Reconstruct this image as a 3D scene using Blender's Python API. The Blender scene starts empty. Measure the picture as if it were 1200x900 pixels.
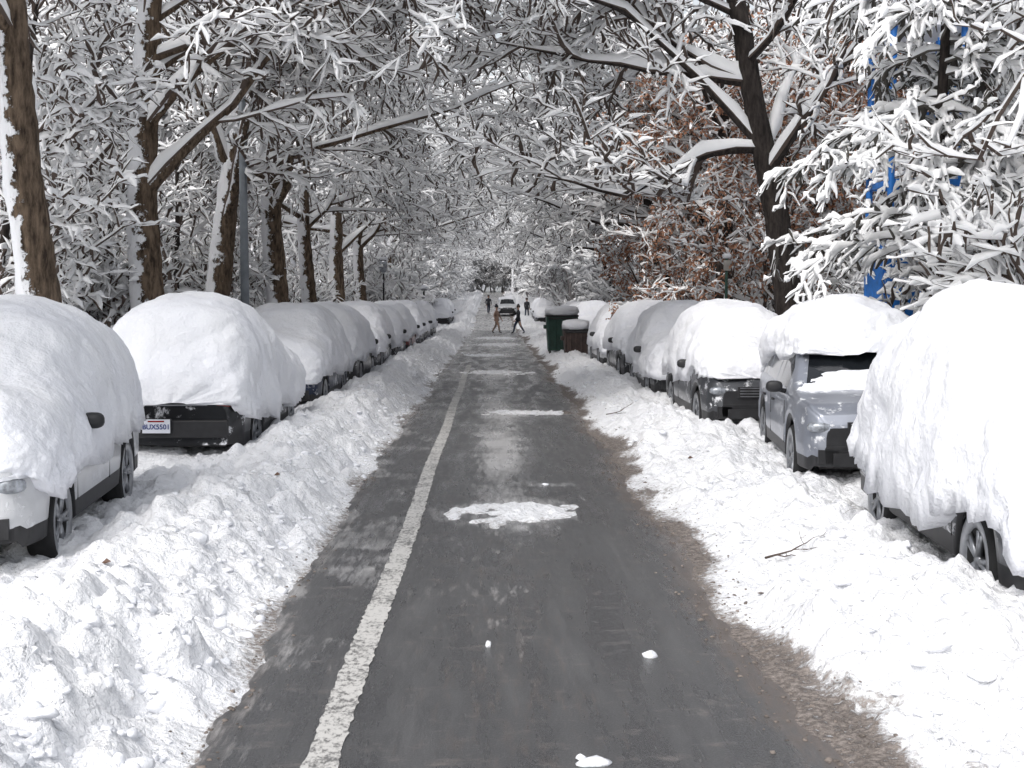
import bpy, math, random
import numpy as np
from mathutils import Vector, Matrix, Euler
random.seed(7); np.random.seed(7)
scene=bpy.context.scene
COL=scene.collection
# ------------------------------------------------------------------ noise
def _h(ix,iy,iz,s):
    h=(ix*374761393+iy*668265263+iz*1147483647+s*974634777)&0xffffffff
    h=((h^(h>>13))*1274126177)&0xffffffff
    h=((h^(h>>15))*1246822519)&0xffffffff
    return ((h^(h>>16))&0xffff)/65535.0
def vn(x,y,z=0.0,s=0):
    x=np.asarray(x,float);y=np.asarray(y,float);z=np.asarray(z,float)
    x,y,z=np.broadcast_arrays(x,y,z)
    xi=np.floor(x).astype(np.int64);yi=np.floor(y).astype(np.int64);zi=np.floor(z).astype(np.int64)
    fx=x-xi;fy=y-yi;fz=z-zi
    fx=fx*fx*(3-2*fx);fy=fy*fy*(3-2*fy);fz=fz*fz*(3-2*fz)
    r=0
    for a in(0,1):
        for b in(0,1):
            for c in(0,1):
                r=r+_h(xi+a,yi+b,zi+c,s)*(fx if a else 1-fx)*(fy if b else 1-fy)*(fz if c else 1-fz)
    return r
def fbm(x,y,z=0.0,s=0,o=4):
    r=0;a=.5;t=0
    for i in range(o):
        f=2.03**i
        r=r+a*vn(np.asarray(x)*f,np.asarray(y)*f,np.asarray(z)*f,s+i*17);t+=a;a*=.5
    return r/t
def ss(a,b,x):
    t=np.clip((x-a)/(b-a),0,1);return t*t*(3-2*t)
# ------------------------------------------------------------------ materials
def newmat(name):
    m=bpy.data.materials.new(name);m.use_nodes=True
    nt=m.node_tree;b=nt.nodes['Principled BSDF'];return m,nt,b
def noise(nt,vec,scale,detail=4,rough=.55):
    n=nt.nodes.new('ShaderNodeTexNoise');n.inputs['Scale'].default_value=scale
    n.inputs['Detail'].default_value=detail;n.inputs['Roughness'].default_value=rough
    if vec is not None: nt.links.new(vec,n.inputs['Vector'])
    return n
def ramp(nt,src,p0,c0,p1,c1):
    r=nt.nodes.new('ShaderNodeValToRGB');e=r.color_ramp.elements
    e[0].position=p0;e[0].color=c0;e[1].position=p1;e[1].color=c1
    nt.links.new(src,r.inputs[0]);return r
def mix(nt,f,a,b):
    m=nt.nodes.new('ShaderNodeMix');m.data_type='RGBA'
    for s,i in((f,0),(a,6),(b,7)):
        if isinstance(s,bpy.types.NodeSocket): nt.links.new(s,m.inputs[i])
        else: m.inputs[i].default_value=s
    return m.outputs[2]
def mth(nt,op,a,b=None):
    m=nt.nodes.new('ShaderNodeMath');m.operation=op
    for i,s in enumerate((a,b)):
        if s is None: continue
        if isinstance(s,bpy.types.NodeSocket): nt.links.new(s,m.inputs[i])
        else: m.inputs[i].default_value=s
    return m.outputs[0]
def bump(nt,b,h,strength,dist,prev=None):
    n=nt.nodes.new('ShaderNodeBump');n.inputs['Strength'].default_value=strength;n.inputs['Distance'].default_value=dist
    nt.links.new(h,n.inputs['Height'])
    if prev is not None: nt.links.new(prev,n.inputs['Normal'])
    nt.links.new(n.outputs[0],b.inputs['Normal']);return n.outputs[0]
def objco(nt): return nt.nodes.new('ShaderNodeTexCoord').outputs['Object']
W1=(.89,.90,.93,1)
def mat_snow(name,bs=.5,scale=9,dist=.03,col=W1):
    m,nt,b=newmat(name);co=objco(nt)
    n=noise(nt,co,scale,4,.6);n2=noise(nt,co,1.3,2)
    c=ramp(nt,n2.outputs[0],.3,(col[0]*.94,col[1]*.945,col[2]*.97,1),.7,col)
    nt.links.new(c.outputs[0],b.inputs['Base Color']);b.inputs['Roughness'].default_value=.75
    b.inputs['Specular IOR Level'].default_value=.25
    p=bump(nt,b,n.outputs[0],bs,dist)
    n3=noise(nt,co,scale*7,3,.7);bump(nt,b,n3.outputs[0],bs*.6,dist*.2,p)
    return m
def mat_plain(name,col,rough=.6,metal=0,var=.25,scale=6,coat=0,spec=.5):
    m,nt,b=newmat(name);co=objco(nt);n=noise(nt,co,scale,3)
    c=ramp(nt,n.outputs[0],.3,tuple(v*(1-var) for v in col)+(1,),.7,tuple(min(1,v*(1+var)) for v in col)+(1,))
    nt.links.new(c.outputs[0],b.inputs['Base Color'])
    b.inputs['Roughness'].default_value=rough;b.inputs['Metallic'].default_value=metal
    b.inputs['Coat Weight'].default_value=coat;b.inputs['Specular IOR Level'].default_value=spec
    return m
M_snow=mat_snow('snow_car',.75,6,.06)
def flatmat(name,col):
    m,nt,b=newmat(name);nt.nodes.remove(b);d=nt.nodes.new('ShaderNodeBsdfDiffuse');d.inputs[0].default_value=col
    nt.links.new(d.outputs[0],nt.nodes['Material Output'].inputs[0]);return m
M_twsnow=flatmat('snow_branch',(.94,.945,.955,1))
M_bark=flatmat('bark_twig',(.12,.095,.082,1))
M_barkfar=flatmat('bark_twig_hazed',(.34,.32,.315,1))  # far twigs and shrubs: distance haze painted in as paler bark
M_cbark=flatmat('conifer_twig',(.12,.112,.10,1))
m,nt,b=newmat('rust_leaf');nt.nodes.remove(b);d=nt.nodes.new('ShaderNodeBsdfDiffuse');c=ramp(nt,noise(nt,objco(nt),5,2).outputs[0],.3,(.30,.14,.085,1),.7,(.60,.36,.25,1))
nt.links.new(c.outputs[0],d.inputs[0]);nt.links.new(d.outputs[0],nt.nodes['Material Output'].inputs[0]);M_leaf=m
def mat_trunk(name,c0,c1,thr,windx):
    m,nt,b=newmat(name);co=objco(nt)
    mp=nt.nodes.new('ShaderNodeMapping');mp.inputs['Scale'].default_value=(1,1,.25);nt.links.new(co,mp.inputs[0])
    n=noise(nt,mp.outputs[0],14,5,.65)
    c=ramp(nt,n.outputs[0],.35,c0+(1,),.65,c1+(1,))
    g=nt.nodes.new('ShaderNodeNewGeometry')
    d=nt.nodes.new('ShaderNodeVectorMath');d.operation='DOT_PRODUCT';nt.links.new(g.outputs['Normal'],d.inputs[0]);d.inputs[1].default_value=(windx,-.25,.55)
    n2=noise(nt,co,3.4,6,.72)
    s=mth(nt,'ADD',mth(nt,'MULTIPLY',d.outputs['Value'],.5),mth(nt,'MULTIPLY',n2.outputs[0],1.5))
    f=ramp(nt,s,thr,(0,0,0,1),thr+.05,(1,1,1,1))
    col=mix(nt,f.outputs[0],c.outputs[0],W1)
    nt.links.new(col,b.inputs['Base Color']);b.inputs['Roughness'].default_value=.9;b.inputs['Specular IOR Level'].default_value=.2
    h=mth(nt,'ADD',mth(nt,'MULTIPLY',n.outputs[0],.8),f.outputs[0])
    bump(nt,b,h,.9,.05);return m
M_trunk=mat_trunk('bark_trunk',(.035,.025,.018),(.19,.14,.10),.87,-.85)
M_trunkd=mat_trunk('bark_trunk_dark',(.018,.015,.014),(.06,.05,.045),1.02,-.6)
M_trunkf=mat_trunk('bark_trunk_hazed',(.10,.09,.085),(.26,.23,.21),.70,-.3)  # far trunks: haze painted in as lighter bark, with more stuck snow
# ------------------------------------------------------------------ mesh helpers
def link(o,parent=None,name=None):
    COL.objects.link(o)
    if parent: o.parent=parent
    return o
def mesh_np(name,V,F,mats,mi=None,smooth=True):
    me=bpy.data.meshes.new(name);V=np.asarray(V,np.float32);F=np.asarray(F,np.int32)
    k=F.shape[1]
    me.vertices.add(len(V));me.vertices.foreach_set('co',V.ravel())
    me.loops.add(F.size);me.loops.foreach_set('vertex_index',F.ravel())
    me.polygons.add(len(F));me.polygons.foreach_set('loop_start',np.arange(len(F),dtype=np.int32)*k)
    try: me.polygons.foreach_set('loop_total',np.full(len(F),k,np.int32))
    except Exception: pass
    for m in mats: me.materials.append(m)
    if mi is not None: me.polygons.foreach_set('material_index',np.asarray(mi,np.int32))
    me.polygons.foreach_set('use_smooth',np.full(len(F),smooth))
    me.update(calc_edges=True);return me
def mk(name,verts,faces,mats,mi=None,smooth=False,parent=None):
    me=bpy.data.meshes.new(name);me.from_pydata([tuple(v) for v in verts],[],[tuple(f) for f in faces])
    for m in mats: me.materials.append(m)
    if mi is not None:
        for p,i in zip(me.polygons,mi): p.material_index=i
    for p in me.polygons: p.use_smooth=smooth
    me.update();o=bpy.data.objects.new(name,me);return link(o,parent)
def boxdata(c,s,taper=1.0):
    x,y,z=[v/2 for v in s];V=[]
    for dz,t in((-z,1),(z,taper)):
        for dx,dy in((-x,-y),(x,-y),(x,y),(-x,y)): V.append((c[0]+dx*t,c[1]+dy*t,c[2]+dz))
    return V,[(0,3,2,1),(4,5,6,7),(0,1,5,4),(1,2,6,5),(2,3,7,6),(3,0,4,7)]
class MB:
    def __init__(s): s.V=[];s.F=[];s.M=[]
    def add(s,V,F,m=0):
        o=len(s.V);s.V+=list(V);s.F+=[tuple(i+o for i in f) for f in F];s.M+=[m]*len(F)
    def box(s,c,sz,m=0,taper=1.0): s.add(*boxdata(c,sz,taper),m)
    def cyl(s,p0,p1,r0,r1,m=0,n=12,cap=True):
        p0=Vector(p0);p1=Vector(p1);t=(p1-p0).normalized()
        a=t.orthogonal().normalized();b=t.cross(a);V=[]
        for p,r in((p0,r0),(p1,r1)):
            for i in range(n):
                q=p+(a*math.cos(i*2*math.pi/n)+b*math.sin(i*2*math.pi/n))*r;V.append(tuple(q))
        F=[(i,(i+1)%n,n+(i+1)%n,n+i) for i in range(n)]
        if cap: F+=[tuple(range(n-1,-1,-1)),tuple(range(n,2*n))]
        s.add(V,F,m)
    def ell(s,c,r,m=0,nu=14,nv=9):
        V=[];F=[]
        for j in range(nv+1):
            ph=math.pi*j/nv
            for i in range(nu):
                th=2*math.pi*i/nu
                def q(v,e=.75): return math.copysign(abs(v)**e,v)
                V.append((c[0]+r[0]*q(math.sin(ph))*q(math.cos(th)),c[1]+r[1]*q(math.sin(ph))*q(math.sin(th)),c[2]+r[2]*q(math.cos(ph))))
        for j in range(nv):
            for i in range(nu): F.append((j*nu+i,(j+1)*nu+i,(j+1)*nu+(i+1)%nu,j*nu+(i+1)%nu))
        s.add(V,F,m)
    def obj(s,name,mats,smooth=False,parent=None,bevel=0):
        o=mk(name,s.V,s.F,mats,s.M,smooth,parent)
        if bevel:
            b=o.modifiers.new('b','BEVEL');b.width=bevel;b.segments=2;b.limit_method='ANGLE'
        return o
def empty(name,loc=(0,0,0)):
    e=bpy.data.objects.new(name,None);e.location=loc;COL.objects.link(e);return e
# ------------------------------------------------------------------ terrain
def rise(y):
    y=np.asarray(y,float);t=np.clip(y-84,0,None);return .032*t*t/(t+12)
PATCH=[(.25,12.0,.62,.80,.085),(.75,22.9,1.0,.5,.07),(0.0,35.6,1.1,1.2,.07),(-.3,47,.9,1.4,.06),
 (.3,58,1.1,2.5,.07),(.2,68,1.2,3,.08)]
def edges(x,y):
    eL=-1.40+.30*(fbm(y*.45,x*0+3.1,0,11,3)-.5)*2*.8+.16*(fbm(x*4,y*4,0,5,3)-.5)
    eR=1.58+.26*(fbm(y*.4,x*0+7.7,0,23,3)-.5)*2*.8+.18*(fbm(x*4,y*4,0,9,3)-.5)
    return eL,eR
def ground(x,y):
    eL,eR=edges(x,y)
    u=eL-x;v=x-eR
    inter=ss(70,73,y)*(1-ss(82,86,y))
    hm=1-.8*inter
    low=ss(6.5,9,y)*(1-ss(13.3,15.5,y))
    bL=(ss(-.02,.95,u)*.46-ss(1.05,1.9,u)*(.26+.10*low))*(1-.22*low)
    bR=ss(-.02,.30,v)*.04+ss(.18,.5,v)*.12+ss(.5,1.1,v)*.13-ss(1.3,1.8,v)*(.04+.12*low)
    out=np.maximum(u,v)
    m=np.where(u>v,ss(0,.35,out),ss(.12,.5,out))
    big=(fbm(x*1.1,y*.9,0,41,3)-.5)
    lump=np.abs(fbm(x*2.6,y*2.6,0,51,4)-.5)*2
    ch=fbm(x*9,y*9,0,61,3)-.5
    near=np.where(x<0,1.0,.85)
    blk=1-np.abs(fbm(x*4.6,y*4.6,0,55,2)-.5)*4
    z=(bL*(u>-.02)+bR*(v>-.02))*hm + m*hm*(big*.32+ (lump-.25)*.24*near*(1-ss(2.2,3.2,out)*.6)+ch*.085*near+(blk-.3)*.065*(1-ss(1.8,2.6,out)))
    mid=(fbm(x*20,y*20,0,71,2)-.5)*.038*ss(-.0,.1,out)
    z=z+mid
    inside=(out<0)
    z=np.where(out>0,np.maximum(z,.014*ss(0,.1,out)+.02*(fbm(x*16,y*12,0,83,2)-.4)*ss(0,.1,out)),z)
    z=np.where(inside,-.03+.03*ss(-.12,0,out),z)
    pz=np.full_like(z,-1.)
    nz=fbm(x*5,y*3.2,0,91,4)-.5;n9=fbm(x*13,y*11,0,95,3)
    for px,py,rx,ry,h in PATCH:
        q=((x-px)/rx)**2+((y-py)/ry)**2
        k=1-np.sqrt(q)+nz*1.7*min(1,rx*2)
        pz=np.maximum(pz,np.where(q<4,np.clip(k,-1,1)*h*(.1+1.5*n9),-1))
    z=np.where(inside,np.maximum(z,np.minimum(pz,.12)-.012),z)
    return z+rise(y),out,u,v
def yrows():
    a=[-25,-15,-8,-4,0,1.5,2.5,3.3];y=3.6
    while y<120: a.append(y);y+=max(.035,y*.0052)
    while y<420: a.append(y);y+=y*.03
    return np.array(a)
ys=yrows()
xs=np.concatenate([[-150,-90,-60,-40,-28,-20,-15,-12,-10,-8.5,-7.5,-6.8],np.arange(-6.3,-4.0,.12),np.arange(-3.95,-1.0,.03),np.arange(-1.0,1.15,.035),np.arange(1.15,4.6,.03),np.arange(4.6,6.5,.12),[7,7.7,8.5,10,12,15,20,28,40,60,90,150]])
X,Y=np.meshgrid(xs,ys);Z,OUT,U,Vv=ground(X,Y)
nx,ny=len(xs),len(ys)
idx=np.arange(nx*ny).reshape(ny,nx)
F=np.stack([idx[:-1,:-1],idx[:-1,1:],idx[1:,1:],idx[1:,:-1]],-1).reshape(-1,4)
def addattr(me,name,a):
    at=me.attributes.new(name,'FLOAT','POINT');at.data.foreach_set('value',np.asarray(a,np.float32).ravel())
m,nt,b=newmat('ground_snow');co=objco(nt)
at=nt.nodes.new('ShaderNodeAttribute');at.attribute_name='dirt'
n=noise(nt,co,22,4,.75);n2=noise(nt,co,1.1,3)
sn=ramp(nt,n2.outputs[0],.3,(.83,.84,.875,1),.7,(.91,.915,.93,1))
sl=ramp(nt,n.outputs[0],.35,(.055,.043,.036,1),.68,(.34,.30,.275,1))
s=mth(nt,'ADD',at.outputs['Fac'],mth(nt,'MULTIPLY',mth(nt,'SUBTRACT',n.outputs[0],.5),1.8))
f=ramp(nt,s,.34,(0,0,0,1),.80,(1,1,1,1))
nt.links.new(mix(nt,f.outputs[0],sn.outputs[0],sl.outputs[0]),b.inputs['Base Color'])
b.inputs['Roughness'].default_value=.7;b.inputs['Specular IOR Level'].default_value=.3
p=bump(nt,b,noise(nt,co,11,5,.65).outputs[0],.8,.08)
vo=nt.nodes.new('ShaderNodeTexVoronoi');vo.inputs['Scale'].default_value=19;nt.links.new(co,vo.inputs['Vector'])
p=bump(nt,b,vo.outputs['Distance'],.3,.03,p);bump(nt,b,noise(nt,co,75,2,.7).outputs[0],.5,.012,p)
M_ground=m
me=mesh_np('ground',np.stack([X,Y,Z],-1).reshape(-1,3),F,[M_ground])
nd=fbm(X*2.6,Y*1.0,0,101,4);ne=fbm(X*.8,Y*.35,0,107,3)
dirt=np.where(Vv>-.4,(1-ss(.04,.42,Vv+(nd-.5)*.6+(ne-.5)*.4))*.95,0)
dirt=np.maximum(dirt,np.where(U>-.4,(1-ss(-.02,.26,U+(nd-.5)*.5))*.70,0))
dirt=np.where((OUT<-.28),.46-.36*ss(.0,.035,Z-rise(Y))+.2*(nd-.5),dirt)
dirt=np.maximum(dirt,.12*ss(.52,.72,fbm(X*1.3,Y*1.1,0,117,3)))
inter=ss(66,72,Y)*(1-ss(84,90,Y));dirt=np.maximum(dirt,inter*.35*(np.abs(X)<9))
dirt=np.maximum(dirt,(ss(86,95,Y)*.30)*(OUT<0.2))
addattr(me,'dirt',dirt)
link(bpy.data.objects.new('ground',me))
# road
rx=np.arange(-3.0,3.01,.06);ry=ys[ys>-20];RX,RY=np.meshgrid(rx,ry);RZ=rise(RY)+.0
i2=np.arange(RX.size).reshape(RX.shape);RF=np.stack([i2[:-1,:-1],i2[:-1,1:],i2[1:,1:],i2[1:,:-1]],-1).reshape(-1,4)
m,nt,b=newmat('asphalt_wet');co=objco(nt)
fa=nt.nodes.new('ShaderNodeAttribute');fa.attribute_name='film'
ba=nt.nodes.new('ShaderNodeAttribute');ba.attribute_name='brown'
mp=nt.nodes.new('ShaderNodeMapping');mp.inputs['Scale'].default_value=(1.6,.22,1);nt.links.new(co,mp.inputs[0])
nA=noise(nt,co,80,3,.75);nB=noise(nt,mp.outputs[0],2.0,6,.68);nC=noise(nt,mp.outputs[0],9,6,.78)
base=ramp(nt,nB.outputs[0],.34,(.026,.027,.030,1),.66,(.088,.088,.090,1))
sp=ramp(nt,nA.outputs[0],.48,(0,0,0,1),.72,(.6,.6,.6,1))
c=mix(nt,sp.outputs[0],base.outputs[0],(.16,.16,.16,1))
bf=ramp(nt,mth(nt,'ADD',ba.outputs['Fac'],mth(nt,'MULTIPLY',mth(nt,'SUBTRACT',nC.outputs[0],.5),2.0)),.3,(0,0,0,1),.75,(.85,.85,.85,1))
c=mix(nt,bf.outputs[0],c,(.115,.094,.083,1))
ff=ramp(nt,mth(nt,'ADD',fa.outputs['Fac'],mth(nt,'MULTIPLY',mth(nt,'SUBTRACT',nC.outputs[0],.5),1.7)),.36,(0,0,0,1),.9,(.92,.92,.92,1))
c=mix(nt,ff.outputs[0],c,(.46,.455,.455,1))
mp3=nt.nodes.new('ShaderNodeMapping');mp3.inputs['Scale'].default_value=(1.3,2.4,1);nt.links.new(co,mp3.inputs[0])
nS=noise(nt,mp3.outputs[0],2.4,7,.75);sf=ramp(nt,nS.outputs[0],.56,(0,0,0,1),.68,(.7,.7,.7,1))
c=mix(nt,sf.outputs[0],c,(.165,.148,.138,1))
nt.links.new(c,b.inputs['Base Color'])
rr=ramp(nt,nB.outputs[0],.36,(.12,.12,.12,1),.60,(.45,.45,.45,1));nt.links.new(rr.outputs[0],b.inputs['Roughness'])
b.inputs['Specular IOR Level'].default_value=.6
p=bump(nt,b,nA.outputs[0],.4,.006);p=bump(nt,b,nC.outputs[0],.3,.012,p);bump(nt,b,sf.outputs[0],.4,.008,p)
M_road=m
rm=mesh_np('road',np.stack([RX,RY,RZ],-1).reshape(-1,3),RF,[M_road])
eL,eR=edges(RX,RY)
nn=fbm(RX*1.5,RY*.35,0,131,4);n5=fbm(RX*2,RY*1.5,0,137,4)
film=.36*(1-ss(.0,.42,RX-eL))+ .60*np.exp(-((RX-.05)/.42)**2)*ss(12.5,16,RY)*(1-ss(30,40,RY))*nn*2 + .28*(1-ss(0,.35,eR-RX))*ss(14,25,RY)
film+= .55*ss(30,70,RY)*nn + .24*ss(.5,.62,n5)*ss(6,9,RY)
film+= .22*np.exp(-((RX+1.0)/.22)**2)*ss(.42,.58,n5)+.16*np.exp(-((RX-.12)/.3)**2)+1.1*ss(84,90,RY)
for px,py,rx_,ry_,h_ in PATCH:
    film+=.50*np.exp(-(((RX-px)/(rx_*1.35))**2+((RY-py)/(ry_*1.4))**2)**1.5)
film+=.45*np.exp(-(((RX+.95)/.3)**2+((RY-9.9)/.5)**2))+.5*np.exp(-(((RX-.63)/.3)**2+((RY-13.9)/.25)**2))
addattr(rm,'film',film)
addattr(rm,'brown',.65*(1-ss(.0,.3,eR-RX))+.3*(1-ss(0,.25,RX-eL))+.18*np.exp(-((RX-.1)/.5)**2)*(1-ss(9,13,RY))+.12)
link(bpy.data.objects.new('road',rm))
# lane line
m,nt,b=newmat('worn_white_paint');co=objco(nt)
mpp=nt.nodes.new('ShaderNodeMapping');mpp.inputs['Scale'].default_value=(1,.6,1);nt.links.new(co,mpp.inputs[0])
n=noise(nt,mpp.outputs[0],28,6,.78);n2=noise(nt,co,3,3)
f=ramp(nt,mth(nt,'ADD',n.outputs[0],mth(nt,'MULTIPLY',n2.outputs[0],.35)),.58,(0,0,0,1),.70,(1,1,1,1))
nt.links.new(mix(nt,f.outputs[0],(.14,.138,.135,1),(.56,.55,.53,1)),b.inputs['Base Color']);b.inputs['Roughness'].default_value=.5
bump(nt,b,n.outputs[0],.3,.006)
yl=np.arange(2.5,40,.05);V=[];Fq=[]
for i,yy in enumerate(yl):
    c0=-.775+.012*math.sin(yy*.7)
    wl=.080*(1+.22*(random.random()-.5));wr=.080*(1+.22*(random.random()-.5))
    V+= [(c0-wl,yy,.004),(c0+wr,yy,.004)]
    if i: Fq.append((2*i-2,2*i-1,2*i+1,2*i))
mk('lane_marking',V,Fq,[m])
# snow clods
def ico(sub=2):
    import bmesh
    bm=bmesh.new();bmesh.ops.create_icosphere(bm,subdivisions=sub,radius=1)
    v=np.array([x.co[:] for x in bm.verts]);f=np.array([[q.index for q in x.verts] for x in bm.faces]);bm.free();return v,f
iv,iff=ico()
rs0=np.random.RandomState(4)
def clods(name,cx,cy,cr,cz,mats,mi=None):
    VV=[];FF=[]
    for i in range(len(cx)):
        sc=cr[i]*(np.array([1,1,.6])*(.55+.9*rs0.rand(3)))
        a=rs0.randn(3);a/=np.linalg.norm(a);R=np.array(Matrix.Rotation(rs0.rand()*6,3,Vector(a)))
        v=iv*(1+.20*(rs0.rand(len(iv),1)-.5)*2)
        v=np.clip(v,-(.45+.4*rs0.rand(3)),.45+.4*rs0.rand(3))
        FF.append(iff+i*len(iv));VV.append((v@R)*sc+np.array([cx[i],cy[i],cz[i]-cr[i]*.12]))
    link(bpy.data.objects.new(name,mesh_np(name,np.concatenate(VV),np.concatenate(FF),mats)))
M_clod=mat_snow('snow_clod',.8,40,.012,(.87,.88,.905,1))
n_c=3600
cy=3.9+(np.random.rand(n_c)**1.8)*38;side=np.random.rand(n_c)<.6
cx=np.where(side,-1.50-np.abs(np.random.randn(n_c))*.65,1.95+np.abs(np.random.randn(n_c))*.5)
kp=np.abs(cx)<3.2;cx=cx[kp];cy=cy[kp]
cr=.012+.055*np.random.rand(len(cx))**5+.014*np.random.rand(len(cx))
clods('snow_clods',cx,cy,cr,ground(cx,cy)[0],[M_clod])
M_dc=mat_plain('slush_brown',(.16,.135,.118),.7,0,.6,20)
n_c=1900;cy=3.9+(np.random.rand(n_c)**1.7)*32;sd=np.random.rand(n_c)<.78
eL_,eR_=edges(np.zeros(n_c),cy)
cx=np.where(sd,eR_+.06+np.random.randn(n_c)*.14,eL_+.0-np.random.randn(n_c)*.07)
clods('slush_clods',cx,cy,.006+.016*np.random.rand(n_c)**2.5,np.maximum(ground(cx,cy)[0],.002),[M_dc])
cx=np.array([.93,-.03,.46,.40,.60]);cy=np.array([7.12,7.35,5.45,5.5,13.9]);clods('road_snow_lumps',cx,cy,np.array([.06,.045,.07,.05,.05]),cy*0+.012,[M_clod])
# ------------------------------------------------------------------ cars
def paint(name,col,speck=.62,metal=.5):
    m,nt,b=newmat(name);co=objco(nt)
    n=noise(nt,co,5,7,.72);n2=noise(nt,co,1.6,4)
    s=mth(nt,'ADD',n.outputs[0],mth(nt,'MULTIPLY',n2.outputs[0],.25))
    f=ramp(nt,s,speck+.08,(0,0,0,1),speck+.15,(1,1,1,1))
    dn=ramp(nt,n2.outputs[0],.3,tuple(v*.8 for v in col)+(1,),.7,tuple(v*1.15+.01 for v in col)+(1,))
    nt.links.new(mix(nt,f.outputs[0],dn.outputs[0],(.8,.81,.84,1)),b.inputs['Base Color'])
    nt.links.new(mth(nt,'MULTIPLY',mth(nt,'SUBTRACT',1.,f.outputs[0]),metal),b.inputs['Metallic'])
    nt.links.new(mth(nt,'ADD',.32,mth(nt,'MULTIPLY',f.outputs[0],.4)),b.inputs['Roughness'])
    b.inputs['Coat Weight'].default_value=.35
    bump(nt,b,f.outputs[0],.5,.01);return m
M_glass=mat_plain('car_glass',(.012,.014,.017),.08,0,.2,3,0,.6)
M_plas=mat_plain('black_plastic',(.018,.018,.02),.5,0,.3,8)
M_tyre=mat_plain('tyre_rubber',(.015,.015,.016),.85,0,.3,12)
M_rim=mat_plain('alloy_rim',(.32,.33,.35),.35,.8,.25,8)
M_lamp=mat_plain('headlamp',(.30,.32,.35),.12,.3,.5,20,.5)
M_red=mat_plain('tail_lamp',(.22,.01,.01),.2,0,.2,20,.5)
M_plate=mat_plain('plate_white',(.62,.64,.70),.5,0,.05,4)
M_navy=mat_plain('plate_ink',(.03,.05,.18),.5)
TOPS={'suv':[(0,.74),(.06,.88),(.25,.98),(1.1,1.08),(1.22,1.11),(1.95,1.56),(2.35,1.66),(3.7,1.64),(4.2,1.54),(4.45,1.18),(4.56,.95),(4.6,.80)],
 'sedan':[(0,.66),(.06,.76),(.3,.84),(1.15,.95),(1.3,.98),(2.05,1.38),(2.5,1.46),(3.3,1.42),(4.0,1.10),(4.4,1.04),(4.57,.95),(4.6,.8)]}
L=4.6;HW=.92
def carW(y): return np.interp(y,[0,.05,.18,.5,1.0,3.9,4.35,4.52,4.6],[.66,.76,.85,.91,.92,.92,.89,.82,.74])
WY=(.88,3.62);WR=.345
def car_body_mesh(kind,name,matp):
    T=TOPS[kind]
    st=sorted(set([round(v,3) for v in np.concatenate([np.arange(0,L+.001,.05),np.array([.02,4.58])])]+[T_[0] for T_ in T]))
    st=np.array(st);V=[];mi=[];F=[]
    dzb=1.0 if kind=='suv' else .9
    nr=0
    for y in st:
        top=float(np.interp(y,[t[0] for t in T],[t[1] for t in T]))
        belt=min(top-.03,dzb+.02*y) ; w=float(carW(y));zl=.27
        for wy in WY:
            R=WR+.075
            if abs(y-wy)<R: zl=max(zl,.345+math.sqrt(R*R-(y-wy)**2)-.0)
        if y<.15 or y>L-.15: zl=.32
        sec=[]
        for f,xf in((0,.95),(.04,.985),(.22,.99),(.24,1.0),(.5,1.005),(.56,.985),(.8,.985),(.95,.97),(1,.95)):
            sec.append((w*xf,zl+(belt-zl)*f))
        cab=(top-belt)
        tw=.94-.22*min(1,cab/.6)
        for f in (.06,.5,.86): sec.append((w*(.945+(tw-.945)*f)-.004,belt+cab*f))
        sec+=[(w*(tw-.05),belt+cab*.97),(w*(tw-.16),top+.0),(w*.3,top+.018),(0,top+.022)]
        full=[(-a,z) for a,z in sec]+[(a,z) for a,z in sec[-2::-1]]
        nr=len(full)
        V+=[(a,y,z) for a,z in full]
    ns=len(sec)
    for j in range(len(st)-1):
        ym=(st[j]+st[j+1])/2
        top=float(np.interp(ym,[t[0] for t in T],[t[1] for t in T]))
        for i in range(nr-1):
            F.append((j*nr+i,(j+1)*nr+i,(j+1)*nr+i+1,j*nr+i+1))
            k=i if i<ns-1 else nr-2-i
            m_=0
            if k<=1: m_=1
            if 1.26<ym<1.93 and k>=13: m_=2
            if kind=='suv' and 4.2<ym<4.42 and k>=13: m_=2
            if kind=='sedan' and 3.3<ym<3.98 and k>=13: m_=2
            if 9<=k<=10 and 1.62<ym<(4.1 if kind=='suv' else 3.75) and top>1.25 and not(2.62<ym<2.70) and not(3.5<ym<3.6): m_=2
            mi.append(m_)
    F.append(tuple(range(nr)));mi.append(1)
    o=(len(st)-1)*nr;F.append(tuple(range(o+nr-1,o-1,-1)));mi.append(0)
    me=bpy.data.meshes.new(name);me.from_pydata(V,[],F)
    for mm in (matp,M_plas,M_glass): me.materials.append(mm)
    for p_,i in zip(me.polygons,mi): p_.material_index=i;p_.use_smooth=True
    me.polygons[-1].use_smooth=False;me.polygons[-2].use_smooth=False
    me.update();return me
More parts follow.
